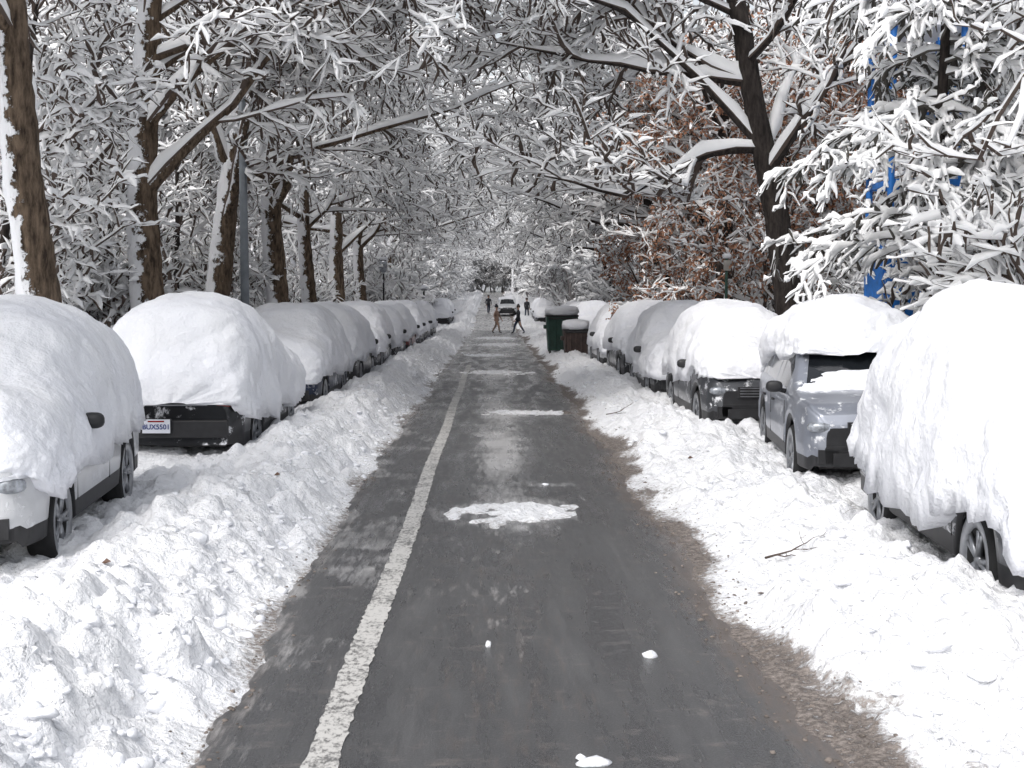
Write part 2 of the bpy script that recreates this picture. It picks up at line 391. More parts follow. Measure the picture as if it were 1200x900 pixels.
def wheel_mesh():
    b=MB();n=28
    prof=[(.20,-.10),(.31,-.11),(.34,-.085),(.345,-.03),(.345,.03),(.34,.085),(.31,.11),(.235,.105),(.225,.085),(.20,.06),(.06,.05),(.0,.05)]
    V=[];F=[]
    for i in range(n):
        a=2*math.pi*i/n
        V+=[(x,r*math.cos(a),r*math.sin(a)) for r,x in prof]
    k=len(prof)
    for i in range(n):
        for j in range(k-1): F.append((i*k+j,i*k+j+1,((i+1)%n)*k+j+1,((i+1)%n)*k+j))
    b.add(V,F,0)
    b.M=[0 if (q%(k-1))<6 else (1 if (q%(k-1))<8 else 0) for q in range(len(b.F))]
    for s in range(5):
        a=2*math.pi*s/5
        for da in(-.16,.16):
            b.cyl((.075,.04*math.cos(a),.04*math.sin(a)),(.09,.215*math.cos(a+da),.215*math.sin(a+da)),.026,.018,1,6)
    b.cyl((.05,0,0),(.095,0,0),.05,.045,1,12)
    me=bpy.data.meshes.new('wheel');me.from_pydata(b.V,[],b.F);me.materials.append(M_tyre);me.materials.append(M_rim)
    for p_,i in zip(me.polygons,b.M): p_.material_index=i;p_.use_smooth=True
    me.update();return me
WH=wheel_mesh()
def snow_shell(kind,y0,y1,sb,fb,rb,T,wsc,seed,amp=.12,n=3.2,lump=.08):
    Tp=TOPS[kind];tt=np.linspace(0,1,120);s=.5-.5*np.cos(tt*math.pi);s=.35*tt+.65*s
    st=y0+(y1-y0)*s;yc=(y0+y1)/2;hl=(y1-y0)/2
    dense=np.arange(-1,5.6,.02);dz=np.interp(dense,[t[0] for t in Tp],[t[1] for t in Tp])
    k=np.exp(-((np.arange(-40,41)*.02)/.15)**2);k/=k.sum();dz=np.convolve(np.pad(dz,40,mode='edge'),k,'valid')
    rows=[];na=66
    th=np.linspace(0,math.pi,na)
    for y in st:
        e=max(.0,1-abs((y-yc)/hl)**7)**(1/4.);e=max(e,.03)
        top=float(np.interp(y,dense,dz))+T*(.72+.50*float(fbm(y*.8,seed,0,seed,3)))
        B=sb+(fb-sb)*math.exp(-max(0,y-y0)/.45)+(rb-sb)*math.exp(-max(0,y1-y)/.35)
        sec=[]
        bl=B+amp*2.4*(float(fbm(y*1.9,0,0,seed+3,5))-.5);br=B+amp*2.4*(float(fbm(y*1.9,5,0,seed+8,5))-.5)
        w=(HW+.075)*wsc*e**.4
        cabf=min(1,max(0,(top-T-1.0)/.6))
        for a in th:
            c=math.cos(a);q=abs(math.sin(a))**(2/n)
            bb=br+(bl-br)*float(ss(-.2,.2,-c))
            x=w*math.copysign(abs(c)**(2/n),c)
            H=bb+(top-bb)*e
            x*=1-.17*cabf*q*q
            sec.append((x,y,bb+(H-bb)*q))
        sec=[(sec[0][0]*.84,y,sec[0][2]+.03)]+sec+[(sec[-1][0]*.84,y,sec[-1][2]+.03)]
        rows.append(sec)
    A=np.array(rows);nr=A.shape[1];V=A.reshape(-1,3)
    id_=np.arange(len(V)).reshape(len(st),nr)
    Fq=np.stack([id_[:-1,:-1],id_[:-1,1:],id_[1:,1:],id_[1:,:-1]],-1).reshape(-1,4)
    me=mesh_np('snow_cover',V,Fq,[M_snow])
    nrm=np.empty(len(V)*3,np.float32);me.vertex_normals.foreach_get('vector',nrm);nrm=nrm.reshape(-1,3)
    mid=nrm.reshape(len(st),nr,3)[len(st)//2,nr//2,2]
    if mid<0:
        Fq=Fq[:,::-1];bpy.data.meshes.remove(me);me=mesh_np('snow_cover',V,Fq,[M_snow]);nrm=-nrm
    d=(fbm(V[:,0]*1.3,V[:,1]*1.3,V[:,2]*1.3,seed,3)-.5)*lump*2.8+(fbm(V[:,0]*4.5,V[:,1]*4.5,V[:,2]*4.5,seed+5,4)-.5)*lump*1.1
    low=np.clip(1-(V[:,2]-sb)/.5,0,1)
    side=np.clip(1-np.abs(nrm[:,2])*1.5,0,1)
    d+=low*(np.abs(fbm(V[:,0]*7,V[:,1]*7,V[:,2]*9,seed+9,3)-.5))*.18
    d+=side*(np.abs(fbm(V[:,0]*3.0,V[:,1]*3.0,V[:,2]*3.0,seed+12,4)-.5)-.12)*lump*1.6
    V2=V+nrm*d[:,None]
    me.vertices.foreach_set('co',V2.astype(np.float32).ravel());me.update();return me
PAINTS={};BODIES={}
def car(name,xc,y0,kind='suv',col='dark',yaw=0,flip=False,shells=(),plate=None,z=0.,mir=True):
    cols={'dark':(.02,.021,.024),'grey':(.09,.095,.105),'silver':(.30,.32,.37),'white':(.66,.67,.69),'navy':(.018,.03,.07),'red':(.16,.015,.012),'green':(.03,.05,.04)}
    if col not in PAINTS: PAINTS[col]=paint('paint_'+col,cols[col],.60 if col!='silver' else .62,.0 if col=='white' else .5)
    if (kind,col) not in BODIES: BODIES[(kind,col)]=car_body_mesh(kind,'body',PAINTS[col])
    e=empty(name)
    if flip: e.location=(xc,y0+L,z);e.rotation_euler=(0,0,math.pi+yaw)
    else: e.location=(xc,y0,z);e.rotation_euler=(0,0,yaw)
    link(bpy.data.objects.new('body',BODIES[(kind,col)]),e)
    for wy in WY:
        for sx in(-1,1):
            w=bpy.data.objects.new('wheel',WH);w.location=(sx*.80,wy,.345)
            if sx<0: w.rotation_euler=(0,0,math.pi)
            link(w,e)
    b=MB();b.box((0,2.3,.45),(1.35,4.2,.35));b.box((0,2.3,.62),(1.62,4.0,.3))
    b.obj('underbody',[M_plas],parent=e)
    hz=.74 if kind=='suv' else .64
    b=MB()
    for sx in(-1,1):
        b.ell((sx*.68,.10,hz),(.16,.10,.065),0)
        b.ell((sx*.62,.045,.42),(.055,.04,.055),0)
    b.obj('headlights',[M_lamp],True,e)
    b=MB();b.box((0,.0,hz-.02),(.86,.05,.17),0,1.0)
    for k in range(4): b.box((0,-.03,hz-.08+k*.042),(.80,.012,.010),1)
    b.box((0,.0,.40),(1.15,.05,.14),0)
    for sx in(-1,1): b.box((sx*.62,.03,.43),(.22,.06,.15),0)
    b.ell((0,-.035,hz),(.065,.012,.045),1)
    b.box((0,.02,.53),(1.3,.05,.03),0)
    b.obj('grille',[M_plas,M_rim],parent=e,bevel=.006)
    b=MB()
    for sx in(-1,1): b.ell((sx*.66,4.53,.9 if kind=='suv' else .85),(.14,.08,.10 if kind=='sedan' else .15),0)
    b.obj('tail_lights',[M_red],True,e)
    b=MB()
    for sx in(-1,1):
        if mir: b.ell((sx*1.02,1.52,1.08),(.10,.06,.07),0);b.cyl((sx*.88,1.55,1.02),(sx*1.0,1.54,1.05),.03,.025,0,8)
        for hy in(2.45,3.35): b.ell((sx*.925,hy,.86),(.018,.09,.016),0)
    for sx in(-1,1):
        for sy in(1.35,2.66,3.45): b.box((sx*.921,sy,.68),(.006,.008,.5),0)
    b.obj('mirrors_and_trim',[M_plas],True,e)
    b=MB();b.box((0,4.59,.52),(1.5,.09,.22),0);b.box((0,4.60,.82),(1.0,.03,.03),1);b.obj('rear_bumper',[M_plas,M_rim],parent=e,bevel=.03)
    if plate:
        py=4.66 if flip else -.045
        pz=.56 if flip else .5;px=plate[1]
        b=MB();b.box((px,py,pz),(.34,.012,.17),0);b.box((px,py,pz),(.36,.008,.19),1);b.obj('number_plate',[M_plate,M_plas],parent=e)
        cu=bpy.data.curves.new('plate_text','FONT');cu.body=plate[0];cu.size=.085;cu.align_x='CENTER';cu.align_y='CENTER';cu.extrude=.001;cu.offset=.002
        cu.materials.append(M_navy);t=bpy.data.objects.new('plate_text',cu)
        t.location=(px,py+(.009 if flip else -.009),pz-.01);t.rotation_euler=(math.pi/2,0,math.pi if flip else 0);link(t,e)
        b=MB();b.box((px,py+(.008 if flip else -.008),pz+.06),(.2,.004,.018),0);b.obj('plate_header',[M_red],parent=e)
    for s in shells:
        link(bpy.data.objects.new('snow_cover',snow_shell(kind,*s)),e)
    return e
def full(seed,sb=.80,fb=.62,rb=.7,T=.42,amp=.12,w=1.0): return (-.10,4.72,sb,fb,rb,T,w,seed,amp)
car('parked_car',-4.26,8.85,'suv','white',math.radians(6),False,[(-.02,4.70,.76,.62,.75,.46,1.03,3,.18)])
car('parked_car',-4.00,15.1,'suv','dark',0,True,[full(14,.64,.7,.80,.54,.10,1.07)],plate=('BUX5501',.12),mir=False)
car('parked_car',-3.98,21.7,'suv','navy',0,False,[full(25,.74,.60,.7,.46)],mir=False)
car('parked_car',-3.95,27.4,'suv','dark',0,True,[full(36,.80)])
car('parked_car',-3.98,33.2,'suv','grey',0,False,[full(47,.85)])
car('parked_car',-3.95,39.0,'sedan','dark',0,False,[full(58,.8,T=.5)])
car('parked_car',-3.95,44.8,'suv','red',0,True,[full(69,.8)])
car('parked_car',-3.95,50.6,'suv','dark',0,False,[full(71,.8)])
car('parked_car',-3.95,56.4,'sedan','grey',0,False,[full(82,.8)])
car('parked_car',-3.95,62.2,'suv','dark',0,False,[full(83,.8)])
car('parked_car',4.10,2.1,'suv','dark',0,False,[full(91,.72,.6,.6,.45,.14)],mir=False)
car('parked_car',4.09,7.2,'suv','grey',math.radians(-4.0),False,[(-.10,4.74,.62,.58,.58,.60,1.04,102,.24,3.0,.11)],mir=False)
car('parked_car',4.20,12.9,'suv','silver',math.radians(-6),False,[(1.60,4.72,1.36,1.45,.9,.44,.84,113,.08,2.5,.13),(.95,1.50,1.0,1.02,1.1,.04,.78,115,.02,2.6,.04)])
car('parked_car',4.10,18.3,'suv','grey',0,False,[(.02,4.70,.88,.84,.8,.46,1.0,124,.18)])
car('parked_car',4.06,24.1,'suv','dark',0,False,[full(135,.66,.55)])
car('parked_car',4.08,30.0,'suv','dark',0,False,[full(146,.85)])
car('parked_car',4.05,35.6,'suv','white',0,False,[full(157,.72)])
car('parked_car',4.2,48.0,'suv','dark',0,False,[full(168,.8)])
car('parked_car',4.2,54.0,'suv','grey',0,False,[full(169,.8)])
car('parked_car',4.2,60.0,'suv','dark',0,False,[full(170,.8)])
for k,(xx,yy) in enumerate([(-4.1,92),(-4.1,98),(4.2,94),(4.2,100)]):
    car('parked_car',xx,yy,'suv',['dark','grey'][k%2],0,False,[full(200+k)],z=float(rise(yy)))
car('van',1.35,112,'suv','white',0,False,[(1.9,4.4,1.5,1.5,1.5,.15,.75,300,.02)],z=float(rise(112)))
# ------------------------------------------------------------------ trees
def nrm3(d):
    l=math.sqrt(d[0]**2+d[1]**2+d[2]**2) or 1;return (d[0]/l,d[1]/l,d[2]/l)
def rotdir(d,ang,rg,flat=0):
    v=Vector(d);a=v.orthogonal().normalized();a.rotate(Matrix.Rotation(rg.uniform(0,2*math.pi),3,v))
    if flat: a=Vector((a.x,a.y,a.z*(1-flat))).normalized()
    r=v*math.cos(ang)+a*math.sin(ang);return nrm3(r)
def grow(out,p,d,r,Ln,lvl,C,rg):
    n=C['seg'][lvl];st=Ln/n;w=C['wan'][lvl];up=C['up'][lvl]
    pts=[p];rs=[r];ds=[d]
    tap=C['tap'][lvl]
    for i in range(n):
        d=nrm3((d[0]+rg.gauss(0,w),d[1]+rg.gauss(0,w),d[2]+rg.gauss(0,w)+up))
        if lvl>0 and p[2]<C.get('zmin',0) and d[2]<.1: d=nrm3((d[0],d[1],.15))
        p=(p[0]+d[0]*st,p[1]+d[1]*st,p[2]+d[2]*st);pts.append(p);rs.append(r*(1-tap*(i+1)/n));ds.append(d)
    out.append((lvl,pts,rs))
    if lvl<C['max']:
        nc=C['nch'][lvl];nc=max(1,int(nc*rg.uniform(.8,1.2)))
        for c in range(nc):
            t=C['t0'][lvl]+(1-C['t0'][lvl])*((c+rg.random())/nc);f=t*n;i=min(n-1,int(f));f-=i
            q=tuple(pts[i][k]+(pts[i+1][k]-pts[i][k])*f for k in range(3));rr=rs[i]+(rs[i+1]-rs[i])*f
            dd=rotdir(ds[i+1],math.radians(rg.uniform(*C['ang'][lvl])),rg,C.get('flat',.3))
            if lvl==0 and dd[2]<.05: dd=nrm3((dd[0],dd[1],.15))
            grow(out,q,dd,min(rr*.75,rr*C['rr'][lvl]*rg.uniform(.8,1.2)+.002),C['len'][lvl+1]*rg.uniform(.65,1.25)*(1.15-.45*t),lvl+1,C,rg)
def tree_mesh(name,out,mt,mtw,sn=1.0,seed=0,leaves=0,smin=.012,trunkr=.05,cl=2.2):
    rs=np.random.RandomState(seed)
    thick=[o for o in out if o[2][0]>trunkr];thin=out
    Vs=[];Fs=[];Ms=[];off=0
    P=[];R=[];last=[]
    for lvl,pts,r in thin:
        if lvl==0: continue
        P+=pts;R+=r;last+=[False]*(len(pts)-1)+[True]
    P=np.array(P);R=np.array(R);last=np.array(last)
    T=np.zeros_like(P);T[:-1]=P[1:]-P[:-1]
    li=np.where(last)[0];T[li]=T[li-1];T/=np.linalg.norm(T,axis=1)[:,None]+1e-9
    S=np.cross(T,[0,0,1.]);sl=np.linalg.norm(S,axis=1);bad=sl<.2
    S[bad]=np.cross(T[bad],[0,1.,.1]);S/=np.linalg.norm(S,axis=1)[:,None]+1e-9
    Uu=np.cross(S,T)
    hz=np.sqrt(np.clip(1-T[:,2]**2,0,1))
    clump=.42+cl*rs.rand(len(P))**2.1
    tipf=np.where(last,.35,1)
    h=(.024*sn+np.minimum(R*1.0,.10))*clump*(.3+.7*hz)*tipf
    w=(R*1.05+smin*sn*(.5+.7*clump)*(.4+.6*hz))*np.where(last,.6,1)
    k=5
    offs=[(-w,R*.1),(R*0,-R*.9),(w,R*.1),(w*.66,R*.5+h),(-w*.66,R*.5+h)]
    VV=np.stack([P+S*a[:,None]+Uu*b_[:,None] for a,b_ in offs],1)
    base=np.where(~last)[0]
    for a in range(k):
        b_=(a+1)%k
        f=np.stack([base*k+a,base*k+b_,(base+1)*k+b_,(base+1)*k+a],1);Fs.append(f+off);Ms.append(np.full(len(f),1 if a<2 else 2))
    Vs.append(VV.reshape(-1,3));off+=len(VV)*k
    for lvl,pts,r in thick:
        P2=np.array(pts);R2=np.array(r)
        n=len(P2);m_=12 if lvl==0 else 9
        tt=np.linspace(0,n-1,(n-1)*(8 if lvl==0 else 4)+1);P2=np.stack([np.interp(tt,np.arange(n),P2[:,c]) for c in range(3)],1);
        for _ in range(3): P2[1:-1]=(P2[:-2]+P2[1:-1]*2+P2[2:])/4
        R2=np.interp(tt,np.arange(n),R2);n=len(P2)
        if lvl==0:
            R2=R2*(1+.45*np.exp(-(P2[:,2]-P2[0,2])/.45))
        T2=np.gradient(P2,axis=0);T2/=np.linalg.norm(T2,axis=1)[:,None]
        ref=np.array([1.,0,0]) if abs(T2[:,0]).mean()<.7 else np.array([0,1.,0])
        A=ref-(T2@ref)[:,None]*T2;A/=np.linalg.norm(A,axis=1)[:,None];B=np.cross(T2,A)
        an=np.arange(m_)*2*math.pi/m_
        rr=R2[:,None]*(1+.22*(rs.rand(1,m_)-.5)+.16*(rs.rand(n,m_)-.5))
        Vt=P2[:,None,:]+(A[:,None,:]*np.cos(an)[None,:,None]+B[:,None,:]*np.sin(an)[None,:,None])*rr[...,None]
        Vs.append(Vt.reshape(-1,3));ii=np.arange(n*m_).reshape(n,m_)
        f=np.stack([ii[:-1],np.roll(ii,-1,1)[:-1],np.roll(ii,-1,1)[1:],ii[1:]],-1).reshape(-1,4)
        Fs.append(f+off);Ms.append(np.full(len(f),0));off+=n*m_
    if leaves:
        tw=[o for o in out if o[0]>=3]
        c=[]
        for _ in range(leaves):
            o=tw[rs.randint(len(tw))];q=np.array(o[1][rs.randint(1,len(o[1]))]);c.append(q+rs.randn(3)*.06-np.array([0,0,.04]))
        c=np.array(c);a=rs.randn(len(c),3);a/=np.linalg.norm(a,axis=1)[:,None];b_=np.cross(a,rs.randn(len(c),3));b_/=np.linalg.norm(b_,axis=1)[:,None]
        s=(.030+.032*rs.rand(len(c)))[:,None]
        VV=np.stack([c-a*s*1.3,c+b_*s*.7,c+a*s*1.3,c-b_*s*.7],1).reshape(-1,3);Vs.append(VV)
        f=np.arange(len(VV)).reshape(-1,4);Fs.append(f+off);Ms.append(np.full(len(f),3));off+=len(VV)
    return mesh_np(name,np.concatenate(Vs),np.concatenate(Fs),[mt,mtw,M_twsnow,M_leaf],np.concatenate(Ms))
C_street=dict(seg=[7,8,6,5,3],wan=[.05,.14,.17,.2,.25],up=[.05,.045,.0,-.02,-.05],tap=[.45,.82,.85,.75,.7],nch=[7,9,8,6],t0=[.42,.18,.12,.12],ang=[(38,72),(30,62),(30,60),(28,62)],rr=[.46,.38,.40,.5],len=[9,6.2,2.6,1.15,.5],max=4,flat=.3,zmin=4.0)
C_far=dict(C_street);C_far.update(nch=[9,9,9],max=3,seg=[7,6,5,4],len=[9,6.5,2.8,1.2],rr=[.46,.42,.45])
C_young=dict(seg=[7,6,4,3,3],wan=[.06,.14,.2,.24,.3],up=[.08,.06,.02,-.02,-.05],tap=[.7,.8,.8,.75,.7],nch=[16,7,6,4],t0=[.15,.15,.15,.15],ang=[(35,70),(30,60),(30,65),(30,70)],rr=[.38,.5,.55,.6],len=[7,2.6,1.2,.6,.35],max=4,flat=.2)
def mk_street(seed,r=.32,lean=(0,0),H=9,C0=C_street,arch=4,extra=()):
    rg=random.Random(seed);C=dict(C0);C['len']=[H]+C['len'][1:]
    out=[];grow(out,(0,0,-.1),nrm3((lean[0],lean[1],1)),r,H,0,C,rg)
    tk=[o for o in out if o[0]==0][0];tp=tk[1];tr=tk[2]
    Ca=dict(C);Ca['up']=[.05,.012,-.002,-.02,-.05];Ca['nch']=[7,10,8,6] if C['max']==4 else [7,11,9];Ca['zmin']=5.0
    for a in range(arch):
        k=min(7,4+int(a*4/arch));q=tp[k]
        d=nrm3((1,rg.gauss(0,.35),rg.uniform(.25,.75)))
        grow(out,q,d,tr[k]*.40,rg.uniform(6.0,8.2),1,Ca,rg)
    for (k,dx,dy,dz,Ln,rr) in extra:
        grow(out,tp[k],nrm3((dx,dy,dz)),rr,Ln,1,dict(Ca,zmin=4.2),rg)
    return out
HV=dict(sn=1.6,smin=.0125)
VAR=[tree_mesh('street_tree_%d'%i,mk_street(100+i,.30+.02*i,((i%3-1)*.06,(i%2)*.05)),M_trunk,M_bark,seed=i,**HV) for i in range(4)]
NOA=[tree_mesh('street_treen_%d'%i,mk_street(130+i,.30,(0,.03),arch=0),M_trunk if i==0 else M_trunkd,M_bark,seed=i,**HV) for i in range(2)]
VARD=[tree_mesh('street_treed_%d'%i,mk_street(150+i,.30,(.0,.0),extra=((4,1,.05,.02,4.6,.11),(5,1,-.3,.12,5,.10)) if i==0 else ()),M_trunkd,M_bark,seed=i,**HV) for i in range(3)]
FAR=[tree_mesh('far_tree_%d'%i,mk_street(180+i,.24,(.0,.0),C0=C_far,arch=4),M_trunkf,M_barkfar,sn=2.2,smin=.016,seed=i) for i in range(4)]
YNG=[]
for i in range(2):
    rg=random.Random(300+i);o=[];grow(o,(0,0,-.1),(0,0,1),.09,7,0,C_young,rg);YNG.append(tree_mesh('young_tree_%d'%i,o,M_trunkd,M_bark,seed=i,**HV))
RST=[]
for i in range(3):
    rg=random.Random(400+i);o=[];C=dict(C_young);C['nch']=[18,8,6,3];C['len']=[8,3.2,1.5,.7,.4];grow(o,(0,0,-.1),(0,0,1),.12,8,0,C,rg);RST.append(tree_mesh('rust_tree_%d'%i,o,M_trunkd,M_bark,1.6,i,leaves=13500))
SHR=[];SHF=[]
for i in range(3):
    rg=random.Random(500+i);o=[]
    C=dict(C_young);C['nch']=[6,6,4,3];C['len']=[2.8,1.3,.8,.45,.3];C['max']=3
    for k in range(8):
        a=rg.uniform(0,6.28);grow(o,(rg.gauss(0,.2),rg.gauss(0,.2),-.1),nrm3((math.cos(a)*.5,math.sin(a)*.5,1)),.022,2.8,0,C,rg)
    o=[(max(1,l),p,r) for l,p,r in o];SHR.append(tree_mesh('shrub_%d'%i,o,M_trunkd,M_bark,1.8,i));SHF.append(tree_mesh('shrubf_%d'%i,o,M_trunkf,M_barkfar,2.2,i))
def vis(x,y,mr=6): return abs(x)-mr<.45*y
def put(me,name,x,y,rz=0,s=1.0,tilt=(0,0),parent=None):
    o=bpy.data.objects.new(name,me);o.location=(x,y,float(rise(y)));o.rotation_euler=(tilt[0],tilt[1],rz)
    o.scale=(s,s,s);link(o,parent);return o
rg=random.Random(5)
PI=math.pi
put(NOA[0],'street_tree',-5.82,16.3,1.3,1);put(NOA[0],'street_tree',-6.5,9.5,3.0,.9)
for i,(x,y,v,rz,s) in enumerate([(-6.05,22,1,-.2,1),(-6.1,26.2,2,.4,.9),(-6.1,35.2,3,-.3,1.1),(-6.1,42,0,.1,1),(-6.2,50,1,.5,1),(-6.1,58,0,-.4,1),(-6.1,67,2,.3,1)]):
    put(VAR[v],'street_tree',x,y,rz,s)
put(NOA[1],'street_tree',7.0,11.5,2.0,.9)
for i,(x,y,v,rz,s) in enumerate([(5.95,24,0,PI+.05,1.02),(6.3,34,1,PI-.3,1),(6.2,43,2,PI+.3,1),(6.3,52,1,PI-.4,1),(6.3,62,2,PI+.2,1)]):
    put(VARD[v],'street_tree',x,y,rz,s)
for x,y,v,rz,s in [(7.0,29.5,0,.3,.95),(6.3,36.5,1,1.3,1.0),(6.8,45,2,2.0,1.05),(9.6,33,1,5,1)]:
    put(RST[v],'beech_tree',x,y,rz,s)
for x,y in [(-8.3,20),(-9.5,26),(-8.5,33),(9.0,18),(9.5,25),(11,28)]:
    put(rg.choice(YNG),'young_tree',x,y,rg.uniform(0,6.28),rg.uniform(.75,1.15))
dt=empty('distant_trees')
for row,xx,st in((0,-12,9.),(1,12.5,9.),(2,-18,11.),(3,19,11.)):
    y=22+row*1.3
    while y<100:
        x=xx+rg.uniform(-2,2)
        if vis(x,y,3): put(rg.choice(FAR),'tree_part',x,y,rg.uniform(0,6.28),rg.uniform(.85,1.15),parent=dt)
        y+=st*rg.uniform(.7,1.2)
for sx in(-1,1):
    y=75.
    while y<240:
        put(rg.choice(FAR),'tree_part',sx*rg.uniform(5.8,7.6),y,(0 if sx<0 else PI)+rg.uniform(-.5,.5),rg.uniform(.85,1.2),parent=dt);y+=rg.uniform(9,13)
for i in range(16):
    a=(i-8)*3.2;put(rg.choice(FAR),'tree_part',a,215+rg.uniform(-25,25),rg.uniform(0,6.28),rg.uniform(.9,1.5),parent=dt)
hs=empty('snowy_shrubs')
for sx in(-1,1):
    y=15.
    while y<60:
        x=sx*rg.uniform(7.4,10.0)
        if vis(x,y,1): put(rg.choice(SHR),'shrub_part',x,y,rg.uniform(0,6.28),rg.uniform(.7,1.2),parent=hs)
        y+=rg.uniform(1.8,3.0)
    y=62
    while y<215:
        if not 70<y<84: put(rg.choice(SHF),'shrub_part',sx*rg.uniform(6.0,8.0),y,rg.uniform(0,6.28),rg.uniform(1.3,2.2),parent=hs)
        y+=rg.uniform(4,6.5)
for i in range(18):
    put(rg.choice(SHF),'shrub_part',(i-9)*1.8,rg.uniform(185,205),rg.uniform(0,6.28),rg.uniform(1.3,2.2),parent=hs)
def conifer(seed,H=10.5,base=2.9):
    rg=random.Random(seed);out=[]
    n=22;pts=[(.02*math.sin(i),.02*math.cos(i*1.3),-.1+(H+.1)*i/n) for i in range(n+1)];out.append((0,pts,[.13*(1-.9*i/n) for i in range(n+1)]))
    C=dict(seg=[1,9,5,3],wan=[0,.08,.15,.22],up=[0,-.085,-.10,-.12],tap=[0,.85,.8,.7],nch=[0,13,6],t0=[0,.12,.12],ang=[(0,0),(25,52),(25,55)],rr=[0,.45,.5],len=[0,2.9,.85,.28],max=3,flat=.55)
    z=base
    while z<H-.2:
        az=rg.uniform(0,6.283);sc=(1-z/(H+1.5))*rg.uniform(.75,1.2)+.12
        d=nrm3((math.cos(az),math.sin(az),.15));C['len']=[0,2.9,.85*(.45+.65*sc),.28]
        grow(out,(0,0,z),d,.026*(.4+sc),3.1*sc,1,C,rg)
        z+=rg.uniform(.06,.16)
    return out
put(tree_mesh('pine_tree',conifer(9),M_trunkd,M_cbark,1.55,4,smin=.013,trunkr=.1,cl=2.4),'pine_tree',6.4,17.6,.6,1)
put(tree_mesh('pine_tree2',conifer(12,8.5,1.5),M_trunkd,M_cbark,1.55,5,smin=.013,trunkr=.1,cl=2.4),'pine_tree',8.9,20.8,.6,1)
# ------------------------------------------------------------------ buildings
def mat_brick(name,c1,c2):
    m,nt,b=newmat(name);co=objco(nt)
    sx=nt.nodes.new('ShaderNodeSeparateXYZ');nt.links.new(co,sx.inputs[0]);cb=nt.nodes.new('ShaderNodeCombineXYZ')
    nt.links.new(sx.outputs[1],cb.inputs[0]);nt.links.new(sx.outputs[2],cb.inputs[1])
    br=nt.nodes.new('ShaderNodeTexBrick');br.inputs['Scale'].default_value=4.5;nt.links.new(cb.outputs[0],br.inputs['Vector'])
    br.inputs['Color1'].default_value=c1;br.inputs['Color2'].default_value=c2;br.inputs['Mortar'].default_value=(.3,.28,.26,1);br.inputs['Mortar Size'].default_value=.015
    nt.links.new(br.outputs[0],b.inputs['Base Color']);b.inputs['Roughness'].default_value=.85;return m
BR=[mat_brick('brick_red',(.30,.13,.095,1),(.36,.16,.12,1)),mat_brick('brick_brown',(.26,.18,.145,1),(.32,.23,.18,1))]
M_trim=mat_plain('stone_trim',(.4,.38,.35),.8)
def house(sx,x,y0,w,stories,mb):
    e=empty('brick_house',(0,0,float(rise(y0))));H=stories*3.1+.9
    nb=int(w/2.6);bw=w/nb;b=MB();fr=MB();gl=MB()
    xs_=sx*x
    def quad(B,x0,a,b0,c,d):
        B.add([(x0,a,c),(x0,b0,c),(x0,b0,d),(x0,a,d)],[(0,1,2,3)])
    for s in range(stories):
        z0=.9+s*3.1
        for k in range(nb):
            a=y0+k*bw;wy0=a+bw*.28;wy1=a+bw*.72;wz0=z0+.8;wz1=z0+2.5
            if s==0 and k==1: wz0=.1
            zz=0 if s==0 else z0
            quad(b,xs_,a,wy0,zz,z0+3.1);quad(b,xs_,wy1,a+bw,zz,z0+3.1);quad(b,xs_,wy0,wy1,zz,wz0);quad(b,xs_,wy0,wy1,wz1,z0+3.1)
            xi=xs_+sx*.2;quad(gl,xi,wy0,wy1,wz0,wz1)
            for (p,q) in (((wy0,wz0),(wy0,wz1)),((wy1,wz0),(wy1,wz1)),((wy0,wz0),(wy1,wz0)),((wy0,wz1),(wy1,wz1))):
                b.add([(xs_,p[0],p[1]),(xs_,q[0],q[1]),(xi,q[0],q[1]),(xi,p[0],p[1])],[(0,1,2,3)])
            fr.box((xi-sx*.03,(wy0+wy1)/2,(wz0+wz1)/2),(.05,.06,wz1-wz0));fr.box((xi-sx*.033,(wy0+wy1)/2,(wz0+wz1)/2),(.05,wy1-wy0,.06))
            fr.box((xs_-sx*.06,(wy0+wy1)/2,wz0-.07),(.16,wy1-wy0+.2,.12));fr.box((xs_-sx*.03,(wy0+wy1)/2,wz1+.12),(.1,wy1-wy0+.25,.22))
    b.box((xs_+sx*5.3,y0+w/2,(H-.9)/2+.45),(10,w-.04,H-.9))
    b.obj('walls',[mb],parent=e);fr.obj('window_frames',[M_trim],parent=e);gl.obj('windows',[M_glass],parent=e)
    c=MB();c.box((xs_-sx*.15,y0+w/2,H+.25),(.7,w,.5));c.obj('cornice',[M_trim],parent=e)
    c=MB();c.box((xs_+sx*5,y0+w/2,H+.65),(10.4,w,.3));c.obj('roof_snow',[M_snow],parent=e,bevel=.1)
for i,(sx,y0,w,s) in enumerate([(-1,38,13,2),(-1,56,14,3),(1,40,13,2),(1,58,12,3)]):
    house(sx,23,y0,w,s,BR[i%2])
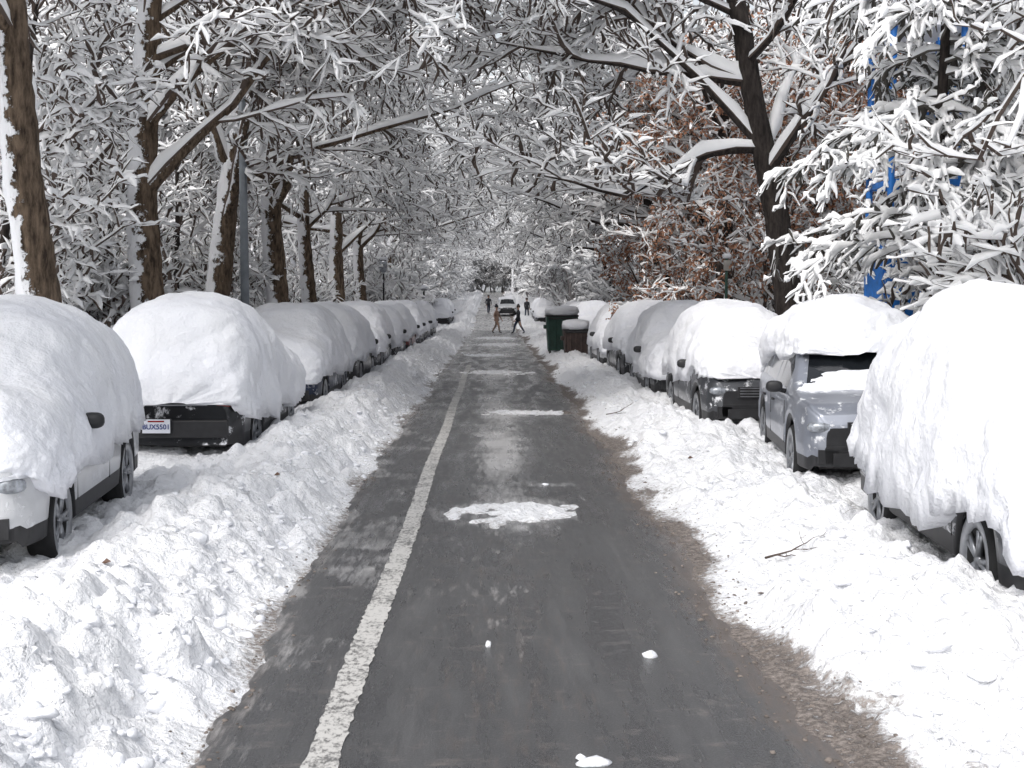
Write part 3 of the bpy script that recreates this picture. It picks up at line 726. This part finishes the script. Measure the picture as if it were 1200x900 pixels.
# ------------------------------------------------------------------ street furniture
M_pole=mat_plain('galvanised_grey',(.24,.265,.29),.5,.3,.15,5)
M_iron=mat_plain('iron_black',(.02,.02,.022),.6)
e=empty('street_lamp',(-5.05,25.2,0))
b=MB();b.cyl((0,0,0),(0,0,.6),.14,.13,0,16);b.cyl((0,0,.6),(0,0,9.4),.095,.065,0,16);b.cyl((0,0,9.2),(1.2,0,9.7),.04,.035,0,10);b.cyl((1.2,0,9.7),(2.0,0,9.75),.035,.035,0,10)
b.obj('pole',[M_pole],True,e)
b=MB();b.ell((2.3,0,9.73),(.38,.14,.08));b.obj('lamp_head',[M_pole],True,e);b=MB();b.ell((2.3,0,9.84),(.34,.13,.06));b.obj('snow_cap',[M_snow],True,e)
def postlamp(x,y):
    e=empty('street_lamp',(x,y,float(rise(y))))
    b=MB();b.cyl((0,0,0),(0,0,.5),.14,.09,0,12);b.cyl((0,0,.5),(0,0,3.4),.055,.04,0,12);b.ell((0,0,3.75),(.2,.2,.32),1);b.cyl((0,0,4.02),(0,0,4.2),.16,.02,0,12);b.obj('post',[M_iron,M_lamp],False,e)
    b=MB();b.ell((0,0,4.12),(.2,.2,.09));b.obj('snow_cap',[M_snow],True,e)
postlamp(-5.3,60)
M_grn=mat_plain('post_green',(.03,.08,.06),.5)
e=empty('sign_post',(5.4,28.4,0));b=MB();b.cyl((0,0,0),(0,0,3.1),.035,.035,0,10);b.box((0,-.05,2.9),(.16,.02,.24),1);b.obj('post_and_plate',[M_grn,M_trim],False,e)
b=MB();b.ell((0,-.02,3.12),(.11,.06,.06));b.obj('snow_cap',[M_snow],True,e)
for sx,xf,y0,y1 in((-1,-7.3,14,50),(1,8.0,16,50)):
    b=MB();y=y0
    while y<y1:
        b.box((xf,y,.75),(.02,.02,1.3));y+=.16
    for z in(.3,1.3): b.box((xf,(y0+y1)/2,z),(.03,y1-y0,.04))
    y=y0
    while y<y1: b.box((xf,y,.8),(.07,.07,1.5));y+=2.6
    b.box((xf,(y0+y1)/2,1.42),(.06,y1-y0,.07),1)
    b.obj('iron_fence',[M_iron,M_snow])
M_dg=mat_plain('dumpster_green',(.02,.06,.045),.5,0,.3,5);M_db=mat_plain('dumpster_brown',(.06,.04,.035),.6,0,.4,5)
def dumpster(x,y,mt,w=1.3,d=1.2,h=1.35):
    e=empty('dumpster',(x,y,.12))
    b=MB();b.box((0,0,.1+h/2),(w*.86,d*.82,h-.1),0,1.16)
    for k in range(5): b.box((-w*.42+k*w*.21,-d*.47,.1+h*.5),(.05,.09,h*.8),0)
    b.box((0,0,h*1.05),(w*1.03,d*1.0,.07),1);b.box((0,-d*.52,h*.98),(w*.9,.05,.06),1)
    for sx in(-1,1):
        b.box((sx*w*.53,0,h*.75),(.09,d*.5,.14),0)
        for sy in(-1,1): b.cyl((sx*w*.38-.04,sy*d*.33,.08),(sx*w*.38+.04,sy*d*.33,.08),.09,.09,1,12)
    b.obj('bin_body',[mt,M_plas],False,e,bevel=.02)
    iv2=iv.copy();v=np.sign(iv2)*np.abs(iv2)**.6*np.array([w*.56,d*.56,.2])+np.array([0,0,h*1.08+.12]);v+=np.random.randn(*v.shape)*.012
    me=mesh_np('snow_cap',v,iff,[M_snow]);link(bpy.data.objects.new('snow_cap',me),e)
dumpster(2.78,41.2,M_db,.85,.9,.95);dumpster(2.52,45.0,M_dg,1.15,1.2,1.35)
e=empty('information_board',(-5.0,78,0))
b=MB()
for sx in(-.65,.65): b.box((sx,0,1.35),(.1,.1,2.7))
b.box((0,0,1.7),(1.25,.08,1.3),0);b.box((0,-.06,1.7),(1.1,.02,1.1),1);b.box((0,0,2.75),(1.7,.7,.06),0);b.obj('board',[M_iron,M_trim],False,e)
b=MB();b.ell((0,0,2.92),(.9,.42,.18));b.obj('snow_cap',[M_snow],True,e)
M_blue=mat_plain('blue_paint',(.02,.17,.55),.45)
e=empty('blue_play_tower',(7.35,21.5,0))
b=MB()
for sx in(-.6,.6):
    for sy in(-.6,.6): b.cyl((sx,sy,0),(sx,sy,6.8),.06,.06,0,10)
for z in(1.4,2.6,4.1,5.4):
    for s in(-.6,.6): b.box((0,s,z),(1.2,.06,.1));b.box((s,0,z),(.06,1.2,.1))
b.box((-.64,0,2.4),(.04,.9,1.4));b.box((-.3,-.64,2.4),(.5,.04,1.4));b.box((.3,-.66,5.9),(.35,.04,1.2))
b.obj('frame',[M_blue],False,e)
b=MB();b.cyl((0,0,6.7),(0,0,7.8),1.0,.05,0,4);b.obj('tower_roof',[M_snow],False,e)
def fallen(x,y,rz,s):
    rg=random.Random(int(x*100));o=[];C=dict(seg=[6,4,3],wan=[.16,.2,.2],up=[0,0,0],tap=[.8,.8,.8],nch=[5,2],t0=[.2,.2],ang=[(25,50),(25,50)],rr=[.6,.6],len=[.75,.28,.12],max=2,flat=.8)
    grow(o,(0,0,0),nrm3((1,.2,.12)),.014,.75,0,C,rg)
    b=MB()
    for l,p,r in o:
        for i in range(len(p)-1): b.cyl(p[i],p[i+1],max(.003,r[i]),max(.002,r[i+1]),0,5,False)
    ob=b.obj('fallen_branch',[M_bark],True);ob.location=(x,y,float(ground(np.array([x]),np.array([y]))[0][0])+.05);ob.rotation_euler=(0,0,rz);ob.scale=(s,s,s)
fallen(2.05,9.1,.45,.75);fallen(2.65,10.2,.3,.6);fallen(1.9,20.5,-.3,.7)
b=MB()
for x,y in((-2.1,11.9),(-2.6,8.2),(2.3,14.2)):
    z=float(ground(np.array([x]),np.array([y]))[0][0])+.03;b.add([(x-.03,y,z),(x,y+.015,z+.03),(x+.035,y,z+.01),(x,y-.02,z)],[(0,1,2,3)])
b.obj('dead_leaves',[mat_plain('dead_leaf',(.10,.05,.03))])
# ------------------------------------------------------------------ people
M_skin=mat_plain('skin',(.42,.26,.19),.6,0,.05);M_hair=mat_plain('hair',(.04,.025,.018),.7)
def person(x,y,rz,coat,trous,hat,stride=.25,s=1.0):
    e=empty('pedestrian',(x,y,float(rise(y))+.0));e.rotation_euler=(0,0,rz);e.scale=(s,s,s)
    me=bpy.data.meshes.new('figure')
    v=[(0,0,.95),(0,0,1.12),(0,0,1.30),(0,0,1.43),(0,0,1.51),(0,.0,1.58),(0,-.01,1.68)]
    r=[.155,.14,.165,.11,.055,.075,.095]
    E=[(0,1),(1,2),(2,3),(3,4),(4,5),(5,6)]
    for sx,ph in((-1,1),(1,-1)):
        o=len(v)
        v+=[(sx*.09,0,.90),(sx*.10,-ph*stride*.55-.04,.50),(sx*.10,-ph*stride*(.95)+(.10 if ph<0 else 0)*1,.10),(sx*.10,-ph*stride*.95-.15+(.10 if ph<0 else 0),.045)]
        r+=[.11,.072,.05,.045];E+=[(0,o),(o,o+1),(o+1,o+2),(o+2,o+3)]
        o=len(v)
        v+=[(sx*.19,0,1.38),(sx*.24,ph*.10,1.12),(sx*.23,ph*.12-.13,.90),(sx*.225,ph*.12-.17,.84)]
        r+=[.07,.052,.038,.03];E+=[(2,o),(o,o+1),(o+1,o+2),(o+2,o+3)]
        hb=o+3
        for k in range(5):
            fx=(k-2)*.016
            o=len(v);
            if k==4: v+=[(sx*.20,ph*.12-.205,.83),(sx*.195,ph*.12-.22,.80)]
            else: v+=[(sx*.225,ph*.12-.18+fx,.79),(sx*.215,ph*.12-.185+fx,.755-.005*(k%2))]
            r+=[.009,.008];E+=[(hb,o),(o,o+1)]
    me.from_pydata(v,E,[])
    ob=bpy.data.objects.new('figure',me);link(ob);sm=ob.modifiers.new('s','SKIN');sm.use_smooth_shade=True
    if len(me.skin_vertices):
        sv=me.skin_vertices[0].data
        for i,q in enumerate(r): sv[i].radius=(q,q*.8 if i<4 else q);sv[i].use_root=(i==0)
    su=ob.modifiers.new('u','SUBSURF');su.levels=2;su.render_levels=2
    dg=bpy.context.evaluated_depsgraph_get();m2=bpy.data.meshes.new_from_object(ob.evaluated_get(dg));bpy.data.objects.remove(ob)
    m2.materials.clear()
    for mm in(coat,trous,M_skin,M_plas): m2.materials.append(mm)
    for p_ in m2.polygons:
        c=p_.center;p_.use_smooth=True
        if c.z>1.50: p_.material_index=2
        elif abs(c.x)>.16 and c.z<.88: p_.material_index=2
        elif c.z<.13: p_.material_index=3
        elif c.z<.82 and abs(c.x)<.19: p_.material_index=1
        else: p_.material_index=0
    ob=bpy.data.objects.new('figure',m2);link(ob,e)
    b=MB();b.ell((0,.015,1.715),(.105,.115,.09),0);b.obj('hair',[hat],True,e)
    b=MB();b.ell((0,-.105,1.655),(.014,.022,.025),0)
    for sx in(-1,1): b.ell((sx*.098,0,1.66),(.015,.02,.03),0);b.ell((sx*.035,-.09,1.685),(.012,.01,.008),1)
    b.ell((0,-.092,1.615),(.028,.008,.006),2);b.obj('face',[M_skin,M_plas,M_red],True,e)
    b=MB();V=[];n=20
    for z,rx_,ry_ in((1.02,.165,.13),(.80,.20,.165),(.79,.18,.15)):
        for i in range(n): V.append((rx_*math.cos(6.2832*i/n),ry_*math.sin(6.2832*i/n),z+.01*math.sin(i*3)))
    b.add(V,[(j*n+i,j*n+(i+1)%n,(j+1)*n+(i+1)%n,(j+1)*n+i) for j in range(2) for i in range(n)]);b.obj('coat_hem',[coat],True,e)
cA=mat_plain('coat_tan',(.30,.20,.15),.8);cB=mat_plain('coat_black',(.015,.016,.022),.8)
tA=mat_plain('trousers_sand',(.26,.20,.16),.8);tB=mat_plain('trousers_navy',(.02,.03,.06),.8)
person(.25,78,math.radians(70),cA,tA,cB);person(1.6,77,math.radians(-75),cB,tB,M_hair,.3)
person(-.4,118,.2,cB,tB,M_hair,.2);person(3.0,108,2.9,cB,tB,M_hair,.2)
# ------------------------------------------------------------------ light, sky, camera
w=bpy.data.worlds.new('World');scene.world=w;w.use_nodes=True;nt=w.node_tree
bg=nt.nodes['Background'];sk=nt.nodes.new('ShaderNodeTexSky');sk.sky_type='NISHITA';sk.sun_disc=False
sk.sun_elevation=math.radians(52);sk.sun_rotation=math.radians(215);sk.dust_density=4;sk.air_density=1.3
hs_=nt.nodes.new('ShaderNodeHueSaturation');hs_.inputs['Saturation'].default_value=.28;hs_.inputs['Value'].default_value=1.42
nt.links.new(sk.outputs[0],hs_.inputs['Color']);nt.links.new(hs_.outputs[0],bg.inputs[0]);bg.inputs[1].default_value=.15
sl=bpy.data.lights.new('sun','SUN');sl.energy=1.0;sl.angle=math.radians(30);sl.color=(1,.98,.96)
so=bpy.data.objects.new('sun',sl);el=math.radians(52);az=math.radians(215)
dirv=Vector((math.sin(az)*math.cos(el),math.cos(az)*math.cos(el),math.sin(el)))
so.rotation_euler=dirv.to_track_quat('Z','Y').to_euler();link(so)
cam=bpy.data.cameras.new('camera');cam.sensor_width=36;cam.lens=36*1440/1200;cam.clip_end=2000
co_=bpy.data.objects.new('camera',cam);co_.location=(0,0,2.1)
co_.rotation_euler=(math.radians(90-3.9),0,math.radians(-.9));link(co_);scene.camera=co_
scene.view_settings.view_transform='Standard';scene.view_settings.look='None';scene.view_settings.exposure=0
